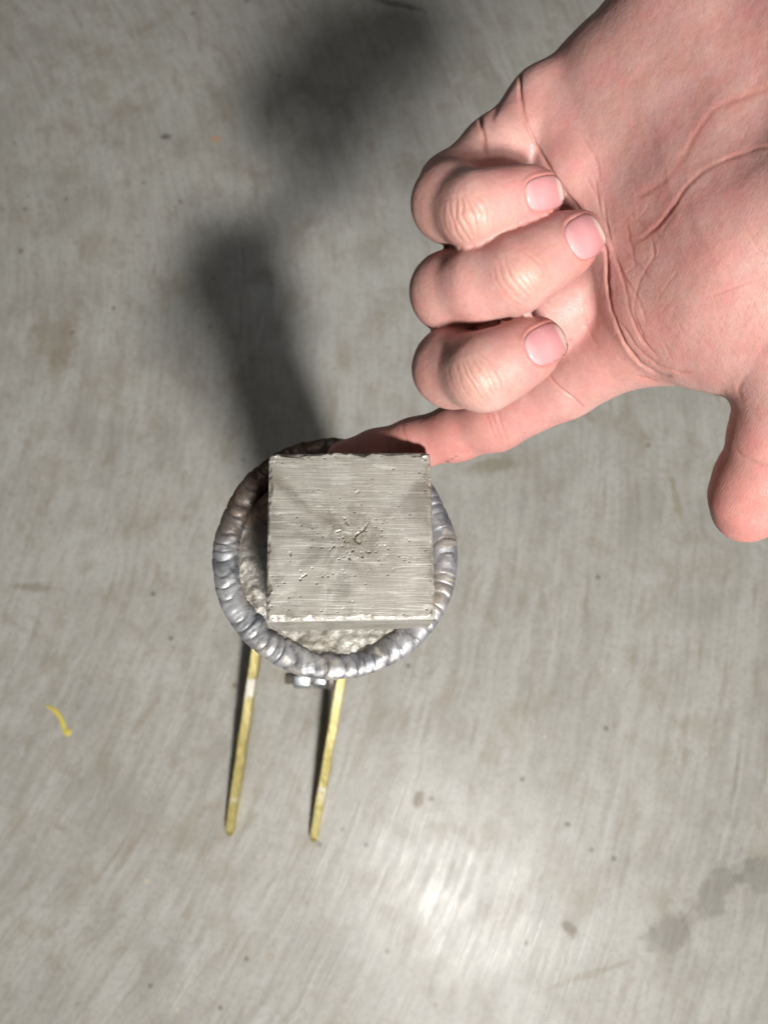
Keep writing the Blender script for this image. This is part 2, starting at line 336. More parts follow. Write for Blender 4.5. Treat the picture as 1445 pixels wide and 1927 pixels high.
# weld beads: overlapping ripples ("stacked dimes")
def bead(name, R0, r0, n_rip, a0, a1, z0, seed, flat=.8, amp=.11, parent=cap, wander=.0006, blobs=(), rv=.03, rmax=None, gd=.00022):
    rng = np.random.default_rng(seed); full = abs(a1-a0) > 6.28
    nt, nph = int(n_rip*22*abs(a1-a0)/6.283), 26
    T = np.linspace(a0, a1, nt, endpoint=not full); Ph = np.linspace(0, 2*np.pi, nph, endpoint=False)
    TT, PP = np.meshgrid(T, Ph, indexing='ij')
    jit = .35*np.sin(TT*7+seed)+.22*np.sin(TT*17+1.3*seed)
    s = TT*n_rip/6.283+jit - .55*np.sin(PP)**1*0 + .62*np.cos(PP)**2 - .12*np.cos(PP)
    idx = np.floor(s).astype(int); fr = s-idx
    rs = rng.normal(0, 1, 4000); rad = 1+rv*rs[(idx*7+50) % 4000]
    dome = 1-1.25*(fr-.42)**2*2.2; groove = np.clip(np.exp(-(np.minimum(fr, 1-fr)/.075)**2), 0, 1)
    r = r0*rad*(1+amp*(dome-.6))-gd*groove
    r *= 1+.03*np.sin(TT*3+seed)+.03*np.sin(TT*11+2*seed)
    rc = R0+wander*np.sin(5*TT+seed)+wander*.7*np.sin(13*TT+2*seed)+.0001*rs[(idx*3+900) % 4000]
    if not full:
        endf = np.clip(np.minimum(TT-a0, a1-TT)/.06, 0, 1); r *= np.sqrt(np.clip(endf, .02, 1))
    for (ba, bs, bk) in blobs:
        r *= 1+bk*np.exp(-((TT-ba)/bs)**2)
    x = rc+r*np.cos(PP)
    if rmax: x = np.where(x > rmax-.0012, rmax-.0012+.0010*np.tanh((x-rmax+.0012)/.0010), x)
    z = z0+flat*r*np.sin(PP)
    V = np.stack([x*np.cos(TT), x*np.sin(TT), z], -1).reshape(-1, 3)
    V += (.00016*vnoise(V*900+seed)+.00022*vnoise(V*420+3*seed))[:, None]*np.array([.5, .5, 1])
    i = np.arange(nt if full else nt-1)[:, None]; j = np.arange(nph)[None, :]
    A = i*nph+j; B = ((i+1) % nt)*nph+j; Cc = ((i+1) % nt)*nph+(j+1) % nph; D = i*nph+(j+1) % nph
    Q = np.stack([A, B, Cc, D], -1).reshape(-1, 4)
    o = np_obj(name, V, Q, MAT_WELD, parent)
    add_float(o, 'groove', groove.ravel()); add_float(o, 'burn_shade', burn_shade(np.degrees(TT.ravel()))*.95)
    return o
bead('weld_bead', CAP_R-.0041, .0046, 54, 0, 2*math.pi, CAP_Z-.0012, 3, flat=.66, amp=.07, gd=.00018, wander=.0003, blobs=((3.9, .05, .12), (4.45, .05, .14)), rmax=CAP_R+.0004)

# square bar: dense top with chamfer, saw wear, pits and a small crack
N = 250
g = np.linspace(-1, 1, N)
GX, GY = np.meshgrid(g, g, indexing='ij')
X0, Y0 = GX*HALF, GY*HALFY
P3 = np.stack([X0.ravel(), Y0.ravel(), np.zeros(N*N)], -1)
edge = np.minimum(HALF-np.abs(P3[:, 0]), HALFY-np.abs(P3[:, 1]))
cham = .0009+.0007*(vnoise(P3*260+3)+.6*vnoise(P3*900))
drop = np.clip(cham-edge, 0, None)
z = -drop*.9
corner = np.hypot(np.clip(np.abs(P3[:, 0])-(HALF-.003), 0, None), np.clip(np.abs(P3[:, 1])-(HALFY-.003), 0, None))
z -= np.clip(corner-.0029, 0, None)*1.4
z += .00002*vnoise(P3*np.array([120, 900, 1]))+.00010*vnoise(P3*140+5)
def top_xy(u, v):
    q = at_height(u, v, BAR_TOP)-bar_c; c, s = math.cos(-bar_rot), math.sin(-bar_rot)
    return np.array([q[0]*c-q[1]*s, q[0]*s+q[1]*c])
def polydist(P, pts):
    d = np.full(len(P), 1e9)
    for a, b in zip(pts[:-1], pts[1:]):
        a, b = np.asarray(a, float), np.asarray(b, float); ab = b-a
        tt = np.clip(((P-a) @ ab)/max(ab @ ab, 1e-12), 0, 1); d = np.minimum(d, np.linalg.norm(P-a-tt[:, None]*ab, axis=1))
    return d
pit = np.zeros(len(P3))
slits = [[(668, 1009), (677, 1002), (684, 998), (691, 986)], [(648, 976), (652, 985), (656, 989)], [(656, 1050), (658, 1042), (664, 1036)], [(620, 1036), (626, 1030), (629, 1027)],
         [(645, 1011), (649, 1020)], [(665, 1012), (669, 1018), (676, 1022)], [(680, 1040), (682, 1048)], [(565, 1090), (570, 1085), (576, 1082)], [(546, 1040), (548, 1046)], [(692, 1040), (698, 1038)], [(634, 1001), (640, 999)]]
for k, sl in enumerate(slits):
    pts = [top_xy(*q) for q in sl]; dd = polydist(P3[:, :2], pts)+.00016*vnoise(P3*1900)+.00012*vnoise(P3*700)
    w = .00017 if k else .00020
    m = smoothstep(w*1.25, w*.45, dd); pit = np.maximum(pit, m)
for k in range(60):
    u, v = RNG.normal(662, 50), RNG.normal(1020, 50)
    dd = np.linalg.norm((P3[:, :2]-top_xy(u, v))*np.array([1, RNG.uniform(.6, 1.6)]), axis=1); w = RNG.uniform(.00008, .00017)
    pit = np.maximum(pit, .7*smoothstep(w*1.5, w*.5, dd))
z -= pit*.0005
lump = polydist(P3[:, :2], [top_xy(632, 999), top_xy(650, 1001), top_xy(660, 1006)]); z += .00018*smoothstep(.0012, .0002, lump)*(.5+.5*vnoise(P3*900))*(1-pit)
for (u, v, rr) in [(672, 925, .0011), (510, 866, .0016), (521, 858, .0013), (800, 862, .0016)]:
    dd = np.linalg.norm(P3[:, :2]-top_xy(u, v), axis=1); z += .0006*smoothstep(rr, 0, dd)*vnoise(P3*1300+u)
for a, b in (((540, 1120), (537, 1170)), ((614, 1085), (616, 1168)), ((700, 1075), (822, 1060)), ((500, 877), (700, 872))):
    dd = polydist(P3[:, :2], [top_xy(*a), top_xy(*b)]); z -= .00007*smoothstep(.00045, .0001, dd)*(.5+.5*vnoise(P3*350))
grime = np.exp(-(np.hypot(P3[:, 0]-.001, P3[:, 1]+.001)/.011)**2)+.8*np.exp(-(edge/.0028)**2)
burr = smoothstep(.0016, .0004, edge+.0005*vnoise(P3*500))*np.where(P3[:, 1] < -HALFY+.003, 1.0, .35)
burr = np.maximum(burr, .8*smoothstep(.0006, .0001, lump))
top = P3.copy(); top[:, 2] = BAR_TOP+z
ij = np.arange(N*N).reshape(N, N)
Q = np.stack([ij[:-1, :-1], ij[1:, :-1], ij[1:, 1:], ij[:-1, 1:]], -1).reshape(-1, 4)
rim = np.concatenate([ij[:-1, 0], ij[-1, :-1], ij[:0:-1, -1], ij[0, :0:-1]])
rows = [top]; qs = [Q]; prev = rim; nrim = len(rim); bse = len(top)
for dz in (-.0025, -.006, -.012, -.02, -.028, -.0345):
    ring = top[rim].copy(); ring[:, 2] = BAR_TOP+dz
    nrm = ring[:, :2]/np.linalg.norm(ring[:, :2], axis=1)[:, None]
    ring[:, :2] += nrm*(.00018*vnoise(ring*300))[:, None]
    cur = bse+np.arange(nrim); bse += nrim; rows.append(ring)
    qs.append(np.stack([prev, cur, np.roll(cur, -1), np.roll(prev, -1)], -1)); prev = cur
Vb = np.vstack(rows); Qb = np.vstack(qs)
c, s = math.cos(bar_rot), math.sin(bar_rot)
Vb = np.stack([Vb[:, 0]*c-Vb[:, 1]*s+bar_c[0]-PX, Vb[:, 0]*s+Vb[:, 1]*c+bar_c[1]-PY, Vb[:, 2]], -1)
# a mesh origin at the bar's own middle keeps the texture centred
org = np.array([bar_c[0]-PX, bar_c[1]-PY, BAR_TOP])
bar = np_obj('square_bar', Vb-org, Qb, MAT_BAR, post); bar.location = org
ext = lambda a, fill: np.concatenate([a, np.full(len(Vb)-len(a), fill)])
add_float(bar, 'grime', ext(grime, .3)); add_float(bar, 'pit', ext(pit, 0)); add_float(bar, 'burr', ext(burr, 0))

# two tapered feet of flat bar standing on edge
def foot(p_in, p_out, h_in, h_out, thick, seed, back=.085):
    a = np.array([p_in[0], p_in[1]]); b = np.array([p_out[0], p_out[1]]); d = (b-a)/np.linalg.norm(b-a); n = np.array([-d[1], d[0]])
    L0 = np.linalg.norm(b-a); a2 = a-d*back; L = L0+back; n_s = 60
    V = []; prof = [(-1, 0), (-1, .5), (-1, .9), (-.86, 1), (0, 1.0), (.86, 1), (1, .9), (1, .5), (1, 0)]
    for i in range(n_s+1):
        tt = i/n_s; q = a2+d*L*tt
        hh = h_in+(h_out-h_in)*np.clip((tt*L-back)/L0, -0.02, 1)
        endr = 1.0
        dist_end = L*(1-tt)
        if dist_end < .0025: endr = math.sqrt(max(.3, 1-((.0025-dist_end)/.0025)**2)); hh *= .55+.45*endr
        nn = vnoise(np.array([[tt*22, seed, .5]]))[0]; nn2 = vnoise(np.array([[tt*16, seed+5, .5]]))[0]
        w = thick/2*(1+.035*nn)*endr
        off = .0002*nn2
        for (px, pz) in prof:
            xy = q+n*(px*w+off); hb = max(0.0, hh-.013); V.append((*(loc([xy[0], xy[1], 0])[:2]), (hb+(hh-hb)*pz if pz < .8 else hh-(1-pz)*.006)+.0002))
    m = len(prof); F = []
    for i in range(n_s):
        for j in range(m-1): F.append((i*m+j, i*m+j+1, (i+1)*m+j+1, (i+1)*m+j))
        F.append((i*m+m-1, i*m, (i+1)*m, (i+1)*m+m-1))
    F.append(tuple(range(m))); F.append(tuple(n_s*m+m-1-j for j in range(m)))
    return mesh_obj('foot', V, F, MAT_ZINC, post, False)
HF = .050
fl = (at_height(482, 1220, HF), at_height(430, 1574, .006)); frt = (at_height(643, 1272, HF), at_height(589, 1586, .006))
foot(*fl, HF, .006, .0060, 2); foot(*frt, HF, .006, .0060, 9, back=.10)

ba, bb = at_height(484, 1176, HF-.008), at_height(652, 1176, HF-.008)
V = [(*(loc(q)[:2]+np.array([0, dy])), HF-.008+dz) for q in (ba, bb) for dy in (-.003, .003) for dz in (-.004, .004)]
mesh_obj('brace', V, [(0, 1, 3, 2), (4, 6, 7, 5), (0, 4, 5, 1), (2, 3, 7, 6), (1, 5, 7, 3), (0, 2, 6, 4)], MAT_PIPE, post, False)
# bolt with two nuts and a washer through the right foot
def hex_nut(r, w):
    bm = bmesh.new(); bmesh.ops.create_cone(bm, cap_ends=True, segments=6, radius1=r, radius2=r, depth=w)
    bmesh.ops.bevel(bm, geom=[e_ for e_ in bm.edges], offset=r*.14, segments=2, affect='EDGES', profile=.6)
    me = bpy.data.meshes.new('nut'); bm.to_mesh(me); bm.free(); return me
bz = .040; bp = at_height(600, 1276, bz+.006)
dirx = np.array([math.cos(.02), math.sin(.02)])
rx = Matrix.Rotation(math.radians(90), 4, 'Y')
def rod(name, r, x0, x1, mat, parent, n=20):
    V = []; F = []
    for x in (x0, x0+.0006, x1-.0006, x1):
        rr = r*(.88 if x in (x0, x1) else 1)
        for k in range(n): a = 2*math.pi*k/n; V.append((x, rr*math.cos(a), rr*math.sin(a)))
    for i in range(3): F += [(i*n+k, (i+1)*n+k, (i+1)*n+(k+1) % n, i*n+(k+1) % n) for k in range(n)]
    F += [tuple(range(n)), tuple(3*n+n-1-k for k in range(n))]
    return mesh_obj(name, V, F, mat, parent)
sc = np.linalg.norm(at_height(640, 1276, bz)-at_height(600, 1276, bz))/40   # metres per photo pixel here
bolt = rod('bolt', .0040, -64*sc, 48*sc, MAT_RUST, post); bolt.location = loc([bp[0], bp[1], bz]); bolt.rotation_euler = (0, 0, .0)
for (x0, w, r, a) in ((-32*sc, 32*sc, .0075, .35), (1*sc, 25*sc, .0072, .1)):
    me = hex_nut(r, w); me.transform(Matrix.Translation((x0, 0, 0)) @ Matrix.Rotation(a, 4, 'X') @ rx)
    link_mesh('nut', me, MAT_NUT, bolt, True)
rod('washer', .0078, 15*sc, 30*sc, MAT_RUST, bolt)

# ------------------------------------------------------------------ the hand (camera axes, millimetres)
def C3(u, v, d): return np.array([(u-CX)/FPX*d, -(v-CY)/FPX*d, -d])
def caps(P, a, b, ra, rb):
    """round cone, Nx3 points"""
    ba = b-a; l2 = ba @ ba; t = np.clip(((P-a) @ ba)/l2, 0, 1)
    return np.linalg.norm(P-a-t[:, None]*ba, axis=1)-(ra+(rb-ra)*t)
def smin(a, b, k):
    h = np.clip(.5+.5*(b-a)/k, 0, 1); return b+(a-b)*h-k*h*(1-h)

FING = {  # joints: (u, v, depth mm, radius mm)
 'pinky':  [(1022, 222, 199, 10.6), (930, 290, 195, 9.0), (850, 353, 190, 8.2), (847, 382, 181, 9.1), (893, 395, 172.5, 8.35), (940, 383, 173.0, 7.5), (985, 373, 174.5, 6.9), (1013, 367, 176.5, 6.0)],
 'ring':   [(1080, 375, 200, 11.4), (955, 470, 199, 9.8), (850, 538, 195, 8.6), (847, 549, 187, 9.7), (905, 534, 178.5, 9.2), (972, 515, 172.5, 8.7), (1020, 488, 173.5, 7.9), (1060, 463, 175.5, 7.3), (1088, 446, 178, 6.4)],
 'middle': [(1130, 525, 201, 12), (1000, 610, 203, 10.2), (854, 676, 198, 8.8), (853, 691, 188, 9.9), (912, 700, 176, 9.0), (955, 681, 176, 8.1), (990, 660, 178, 7.5), (1012, 647, 180, 6.5)],
 'index':  [(1185, 640, 199.5, 12.0), (1060, 722, 216, 10.2), (930, 789, 231, 9.9), (860, 814, 239, 8.9), (780, 836, 247, 8.5), (710, 852, 252, 7.9), (650, 866, 256, 7.0)],
 'thumb':  [(1515, 660, 168, 15), (1490, 745, 171, 11.8), (1462, 820, 176, 10.6), (1452, 862, 179, 10.0), (1428, 905, 183, 10.3), (1410, 942, 186, 9.3), (1402, 965, 189, 7.6)],
}
PALM = [  # capsules: a, b, smoothing
 ((1040, 225, 203, 12.5), (1700, 0, 158, 19), 8), ((1095, 380, 207, 13), (1740, 80, 159, 18), 8), ((1140, 520, 209, 13), (1760, 160, 160, 18), 8), ((1190, 640, 206, 12), (1780, 260, 160, 17), 8),
 ((1190, 148, 193, 17.5), (1360, 20, 180, 21), 10), ((1360, 20, 180, 21), (1650, -90, 155, 22), 10),          # heel of the little-finger side
 ((1290, 555, 188.5, 18.4), (1425, 480, 175, 22), 12), ((1425, 480, 175, 22), (1640, 350, 154, 22), 12), ((1290, 565, 188, 17.5), (1400, 605, 179, 16.0), 9), ((1420, 565, 175, 19), (1520, 640, 167, 15.5), 9),
 ((1235, 330, 192, 17), (1420, 235, 174, 20), 12), ((1200, 440, 194, 15), (1320, 385, 184, 19.5), 13),                                                            # hollow of the palm
 ((1130, 290, 196, 15), (1310, 170, 185, 19), 12),
 ((1022, 190, 195, 8.5), (1085, 330, 193, 9.5), 4), ((1085, 330, 193, 9.5), (1165, 430, 195, 10), 4), ((1165, 430, 195, 10), (1190, 560, 197, 10), 4), ((1190, 560, 197, 10), (1240, 655, 195, 8), 4),
 ((1700, 20, 155, 25), (2100, -90, 134, 26), 12), ((1740, 180, 157, 24), (2100, 20, 138, 25), 12), ((2100, -90, 134, 26), (2650, -260, 116, 28), 12), ((2100, 20, 138, 25), (2650, -130, 121, 28), 12),
]
def fsdf(P, J, k=2.8):
    f = None
    for a, b in list(zip(J[:-1], J[1:]))[3:]:
        c_ = caps(P, C3(*a[:3]), C3(*b[:3]), a[3]-.42, b[3]-.42); f = c_ if f is None else smin(f, c_, k)
    return f
def hand_sdf(P):
    d = None
    for a, b, k in PALM:
        c_ = caps(P, C3(*a[:3]), C3(*b[:3]), a[3], b[3]); d = c_ if d is None else smin(d, c_, k)
    fs = []
    for nm, J in FING.items():
        f = None
        for a, b in zip(J[:-1], J[1:]):
            c_ = caps(P, C3(*a[:3]), C3(*b[:3]), a[3]-.42, b[3]-.42); f = c_ if f is None else smin(f, c_, 2.8)
        base = C3(*J[0][:3]); kk = .8+(7.5 if nm != 'thumb' else 9)*np.exp(-(np.linalg.norm(P-base, axis=1)/(13 if nm != 'thumb' else 17))**2)
        d = smin(d, f, kk)
    return d
def grad(P, e=.15):
    k = np.array([[1, -1, -1], [-1, -1, 1], [-1, 1, -1], [1, 1, 1]], float); g = 0
    for q in k: g = g+q*hand_sdf(P+q*e)[:, None]
    return g/(np.linalg.norm(g, axis=1)[:, None]+1e-9)

# sample on a grid, coarse-to-fine band, then surface nets
pts = np.array([np.append(C3(*j[:3]), j[3]) for J in FING.values() for j in J]+[np.append(C3(*q[:3]), q[3]) for a, b, k in PALM for q in (a, b)])
lo = (pts[:, :3]-pts[:, 3:]-3).min(0); hi = (pts[:, :3]+pts[:, 3:]+3).max(0); HH = 1.25
n3 = np.ceil((hi-lo)/HH).astype(int)+1
ax = [lo[i]+HH*np.arange(n3[i]) for i in range(3)]
VAL = np.full(n3, 9.0, np.float32)
st = 6; cidx = np.stack(np.meshgrid(*[np.arange(0, n, st) for n in n3], indexing='ij'), -1).reshape(-1, 3)
cc = lo+HH*(cidx+st/2-.5); dv = hand_sdf(cc); near = np.abs(dv) < st*HH*.95+1.5
sub = np.stack(np.meshgrid(*[np.arange(st)]*3, indexing='ij'), -1).reshape(-1, 3)
for ci in cidx[(dv < 0) & ~near]: VAL[ci[0]:ci[0]+st, ci[1]:ci[1]+st, ci[2]:ci[2]+st] = -9
allid = (cidx[near][:, None, :]+sub[None]).reshape(-1, 3); allid = allid[(allid < n3).all(1)]
VAL[allid[:, 0], allid[:, 1], allid[:, 2]] = hand_sdf(lo+HH*allid)
def surface_nets(V):
    ins = V < 0; s = tuple(k-1 for k in V.shape)
    corners = [(i, j, k) for i in (0, 1) for j in (0, 1) for k in (0, 1)]
    sl = lambda A, c_: A[c_[0]:c_[0]+s[0], c_[1]:c_[1]+s[1], c_[2]:c_[2]+s[2]]
    cnt = sum(sl(ins, c_).astype(np.int8) for c_ in corners); act = (cnt > 0) & (cnt < 8)
    ids = np.full(s, -1, np.int64); cell = np.argwhere(act); ids[act] = np.arange(len(cell))
    acc = np.zeros((len(cell), 3)); num = np.zeros(len(cell))
    val = {c_: V[cell[:, 0]+c_[0], cell[:, 1]+c_[1], cell[:, 2]+c_[2]].astype(float) for c_ in corners}
    for a in corners:
        for x in range(3):
            if a[x] == 0:
                b = list(a); b[x] = 1; b = tuple(b); va, vb = val[a], val[b]; m = (va < 0) != (vb < 0)
                t = np.where(m, va/np.where(m, va-vb, 1), 0); p = np.tile(np.array(a, float), (len(cell), 1)); p[:, x] += t
                acc[m] += p[m]; num[m] += 1
    verts = cell+acc/num[:, None]; quads = []
    for x in range(3):
        y, z_ = (x+1) % 3, (x+2) % 3
        A = np.moveaxis(ins, x, 0); e_ = np.argwhere(np.moveaxis(A[:-1] != A[1:], 0, x))
        ok = (e_[:, y] > 0) & (e_[:, z_] > 0) & (e_[:, y] < V.shape[y]-1) & (e_[:, z_] < V.shape[z_]-1); e_ = e_[ok]
        def cid(dy, dz):
            c_ = e_.copy(); c_[:, y] += dy; c_[:, z_] += dz; return ids[c_[:, 0], c_[:, 1], c_[:, 2]]
        q = np.stack([cid(-1, -1), cid(0, -1), cid(0, 0), cid(-1, 0)], -1)
        flip = ~ins[e_[:, 0], e_[:, 1], e_[:, 2]]; q[flip] = q[flip][:, ::-1]; quads.append(q)
    return verts, np.vstack(quads)
HV, HQ = surface_nets(VAL); HV = lo+HH*HV
def project(P, it=2, lim=.6):
    for _ in range(it): P = P-np.clip(hand_sdf(P), -lim, lim)[:, None]*grad(P)
    return P
def relax(V, Q, it=2):
    n = len(V)
    for _ in range(it):
        acc = np.zeros((n, 3)); num = np.zeros(n)
        for a, b in ((0, 1), (1, 2), (2, 3), (3, 0)):
            for p, q in ((a, b), (b, a)):
                for k in range(3): acc[:, k] += np.bincount(Q[:, p], V[Q[:, q], k], n)
                num += np.bincount(Q[:, p], minlength=n)
        V = V*.4+.6*acc/np.maximum(num, 1)[:, None]
    return V
def subdivide(V, Q):
    E_ = np.sort(np.stack([Q, np.roll(Q, -1, 1)], -1).reshape(-1, 2), 1); key = E_[:, 0]*len(V)+E_[:, 1]
    uk, first, inv = np.unique(key, return_index=True, return_inverse=True); ue = E_[first]; inv = inv.reshape(-1, 4)
    n = len(V); ne = len(ue); V2 = np.vstack([V, V[ue].mean(1), V[Q].mean(1)])
    em = n+inv; fm = n+ne+np.arange(len(Q)); out = []
    for k in range(4): out.append(np.stack([Q[:, k], em[:, k], fm, em[:, k-1]], -1))
    return V2, np.vstack(out)
HV = relax(HV, HQ, 2); HV = project(HV, 2)
HV, HQ = subdivide(HV, HQ); HV = project(HV, 1)
HV, HQ = subdivide(HV, HQ); HV = relax(HV, HQ, 2)
def mesh_normals(V, Q):
    f = np.cross(V[Q[:, 2]]-V[Q[:, 0]], V[Q[:, 3]]-V[Q[:, 1]]); n = np.zeros_like(V)
    for k in range(4):
        for c_ in range(3): n[:, c_] += np.bincount(Q[:, k], f[:, c_], len(V))
    return n/(np.linalg.norm(n, axis=1)[:, None]+1e-12)
GN = mesh_normals(HV, HQ)
pu = CX+FPX*HV[:, 0]/-HV[:, 2]; pv_ = CY-FPX*HV[:, 1]/-HV[:, 2]; facing = smoothstep(.02, .3, -np.einsum('ij,ij->i', GN, HV)/np.linalg.norm(HV, axis=1))
front = facing
# which finger owns a vertex, to keep its creases to itself
def chain(P, J, a=0, b=None):
    d = None
    for p, q in list(zip(J[:-1], J[1:]))[a:b]:
        c_ = caps(P, C3(*p[:3]), C3(*q[:3]), p[3], q[3]); d = c_ if d is None else np.minimum(d, c_)
    return d
own_curl = {nm: smoothstep(.9, .35, np.abs(chain(HV, FING[nm], 2))) for nm in ('pinky', 'ring', 'middle')}
own_curl['index'] = smoothstep(.9, .35, np.abs(chain(HV, FING['index'], 1)))
curl_any = np.maximum.reduce([own_curl['pinky'], own_curl['ring'], own_curl['middle']])
P2 = np.stack([pu, pv_], -1)
disp = np.zeros(len(HV)); redness = np.zeros(len(HV)); linec = np.zeros(len(HV))
def spline(pts, n=8):
    pts = np.array(pts, float); pp = np.vstack([2*pts[0]-pts[1], pts, 2*pts[-1]-pts[-2]]); out = []
    for i in range(1, len(pp)-2):
        for t in np.linspace(0, 1, n, endpoint=False):
            a, b, c_, d_ = pp[i-1:i+3]; out.append(.5*((2*b)+(-a+c_)*t+(2*a-5*b+4*c_-d_)*t*t+(-a+3*b-3*c_+d_)*t**3))
    return np.array(out+[pts[-1]])
def crease(pts, width, depth, mask, lip=.03, red=.5):
    global disp, redness, linec
    sp = spline(pts); l = sp.min(0)-width*5; h = sp.max(0)+width*5
    ix = np.where((pu > l[0]) & (pu < h[0]) & (pv_ > l[1]) & (pv_ < h[1]) & (mask*front > .02))[0]
    if not len(ix): return
    q = P2[ix]+1.6*np.stack([vnoise(HV[ix]*.5+3), vnoise(HV[ix]*.5+9)], -1)
    dd = polydist(q, sp)
    ends = np.minimum(np.linalg.norm(q-sp[0], axis=1), np.linalg.norm(q-sp[-1], axis=1)); fade = smoothstep(0, width*6, ends+width*.5)
    g_ = np.exp(-(dd/width)**2); lipv = np.exp(-((dd-2.3*width)/(1.2*width))**2)
    w = mask[ix]*front[ix]*fade*(.72+.45*vnoise(HV[ix]*.28+50))
    disp[ix] -= depth*(g_-lip*lipv)*w; redness[ix] += red*np.exp(-(dd/(2.2*width))**2)*w; linec[ix] = np.maximum(linec[ix], g_*w*min(1, depth*3))
palm_m = 1-curl_any
CR = [([(978, 100), (982, 200), (1012, 280), (1066, 366), (1110, 420), (1138, 470), (1143, 540), (1155, 600), (1185, 662), (1225, 698), (1268, 710)], 3.2, .75, .5),
      ([(898, 205), (911, 262), (918, 305)], 3.6, 1.0, .5), ([(948, 160), (938, 190), (926, 225), (930, 250)], 6, .45, .2), ([(985, 110), (960, 150), (945, 178)], 6, .4, .2),
      ([(1460, 160), (1395, 183), (1345, 205), (1312, 248), (1275, 310), (1232, 352), (1190, 372)], 5, .15, 1.0), ([(1470, 268), (1400, 288), (1340, 312), (1292, 350), (1256, 400), (1222, 438), (1196, 455)], 3.6, .28, 1.1),
      ([(1135, 373), (1142, 430), (1160, 490), (1180, 530), (1203, 572), (1216, 612)], 2.4, .20, .5), ([(1222, 440), (1230, 480), (1207, 520), (1192, 580), (1212, 640)], 2.2, .15, .5),
      ([(1152, 480), (1174, 530), (1184, 585), (1206, 635), (1240, 675)], 2.6, .26, .4), ([(1120, 330), (1130, 400), (1148, 440)], 2.4, .16, .3),
      ([(1278, 504), (1255, 535), (1235, 566)], 2, .09, .4), ([(1445, 518), (1376, 544), (1320, 562)], 2, .10, .4), ([(1165, 605), (1198, 655), (1245, 690), (1300, 704)], 2.6, .28, .3),
      ([(1100, 330), (1122, 370), (1128, 410)], 2.2, .14, .2), ([(1205, 215), (1230, 245), (1258, 285)], 2, .08, .1), ([(1090, 250), (1120, 300), (1128, 345)], 3, .13, .2),
      ([(1090, 560), (1105, 620), (1130, 660)], 3, .15, .5), ([(1190, 705), (1215, 712), (1240, 722)], 2.5, .2, .8), ([(1180, 400), (1215, 430), (1250, 450)], 3, .12, .3), ([(1165, 470), (1200, 500), (1225, 530)], 3, .14, .3), ([(1175, 420), (1190, 470), (1195, 510)], 3, .14, .3),
      ([(1026, 700), (1052, 728), (1078, 748), (1104, 772)], 2.4, .36, .8), ([(1405, 700), (1388, 735), (1402, 760)], 5, .15, .3), ([(1375, 838), (1400, 862), (1450, 880)], 4, .3, .6)]
for k in range(70):      # faint criss-cross lines of the thumb pad
    cu_, cv_ = RNG.uniform(1200, 1445), RNG.uniform(430, 690); a_ = math.radians(RNG.normal(58, 9)); l_ = RNG.uniform(12, 38)
    CR.append(([(cu_-l_*math.cos(a_), cv_-l_*math.sin(a_)), (cu_+RNG.normal(0, 2), cv_+RNG.normal(0, 2)), (cu_+l_*math.cos(a_), cv_+l_*math.sin(a_))], 1.8, RNG.uniform(.02, .05), .05))
for k in range(40):
    cu_, cv_ = RNG.uniform(1150, 1260), RNG.uniform(340, 690); a_ = math.radians(RNG.choice([62, -40])+RNG.normal(0, 12)); l_ = RNG.uniform(8, 26)
    CR.append(([(cu_-l_*math.cos(a_), cv_-l_*math.sin(a_)), (cu_+RNG.normal(0, 2), cv_+RNG.normal(0, 2)), (cu_+l_*math.cos(a_), cv_+l_*math.sin(a_))], 2.0, RNG.uniform(.02, .07), .12))
for pts_, w_, d_, r_ in CR: crease(pts_, w_, d_, palm_m, red=r_)
for off in (0, 9, 21):
    crease([(912+off, 764), (922+off, 800), (938+off, 842)], 2.6, .13, own_curl['index']*palm_m, red=1.0)
crease([(755, 790), (764, 830), (785, 880)], 3, .18, palm_m, red=.8)
excl = {nm: np.prod([1-own_curl[o_] for o_ in own_curl if o_ != nm], axis=0) for nm in own_curl}
# knuckle wrinkles across the last joint of each curled finger
for nm, (ju, jv), (tu, tv), hw in (('pinky', (885, 408), (1013, 367), 58), ('ring', (985, 518), (1088, 446), 60), ('middle', (905, 712), (1012, 647), 62)):
    d_ = np.array([tu-ju, tv-jv], float); d_ /= np.linalg.norm(d_); n_ = np.array([-d_[1], d_[0]]); c0 = np.array([ju, jv], float)
    rr_ = np.linalg.norm((P2-c0)*1.0, axis=1); disp += own_curl[nm]*excl[nm]*front*.5*np.exp(-(rr_/34)**2)
    for k, (o_, dep, cur) in enumerate(((-52, .06, 14), (-36, .09, 11), (-22, .15, 8), (-8, .18, 3), (6, .24, -3), (19, .17, -9), (33, .09, -13))):
        c1 = c0+d_*(o_+RNG.normal(0, 1.5)); h1 = hw*(.62+.25*RNG.random())
        crease([c1-n_*h1-d_*cur*-1, c1-n_*h1*.5+d_*cur*.3, c1+RNG.normal(0, 2, 2), c1+n_*h1*.5+d_*cur*.3, c1+n_*h1-d_*cur*-1], 2.1, dep*1.2, own_curl[nm]*excl[nm], red=.35, lip=.3)
    for k in range(9):
        c1 = c0+d_*RNG.uniform(-30, 40)+n_*RNG.uniform(-35, 35); a_ = RNG.uniform(-.5, .5); v_ = (n_*math.cos(a_)+d_*math.sin(a_))*RNG.uniform(8, 20)
        crease([c1-v_, c1, c1+v_], 1.5, .06, own_curl[nm]*excl[nm], red=.1)
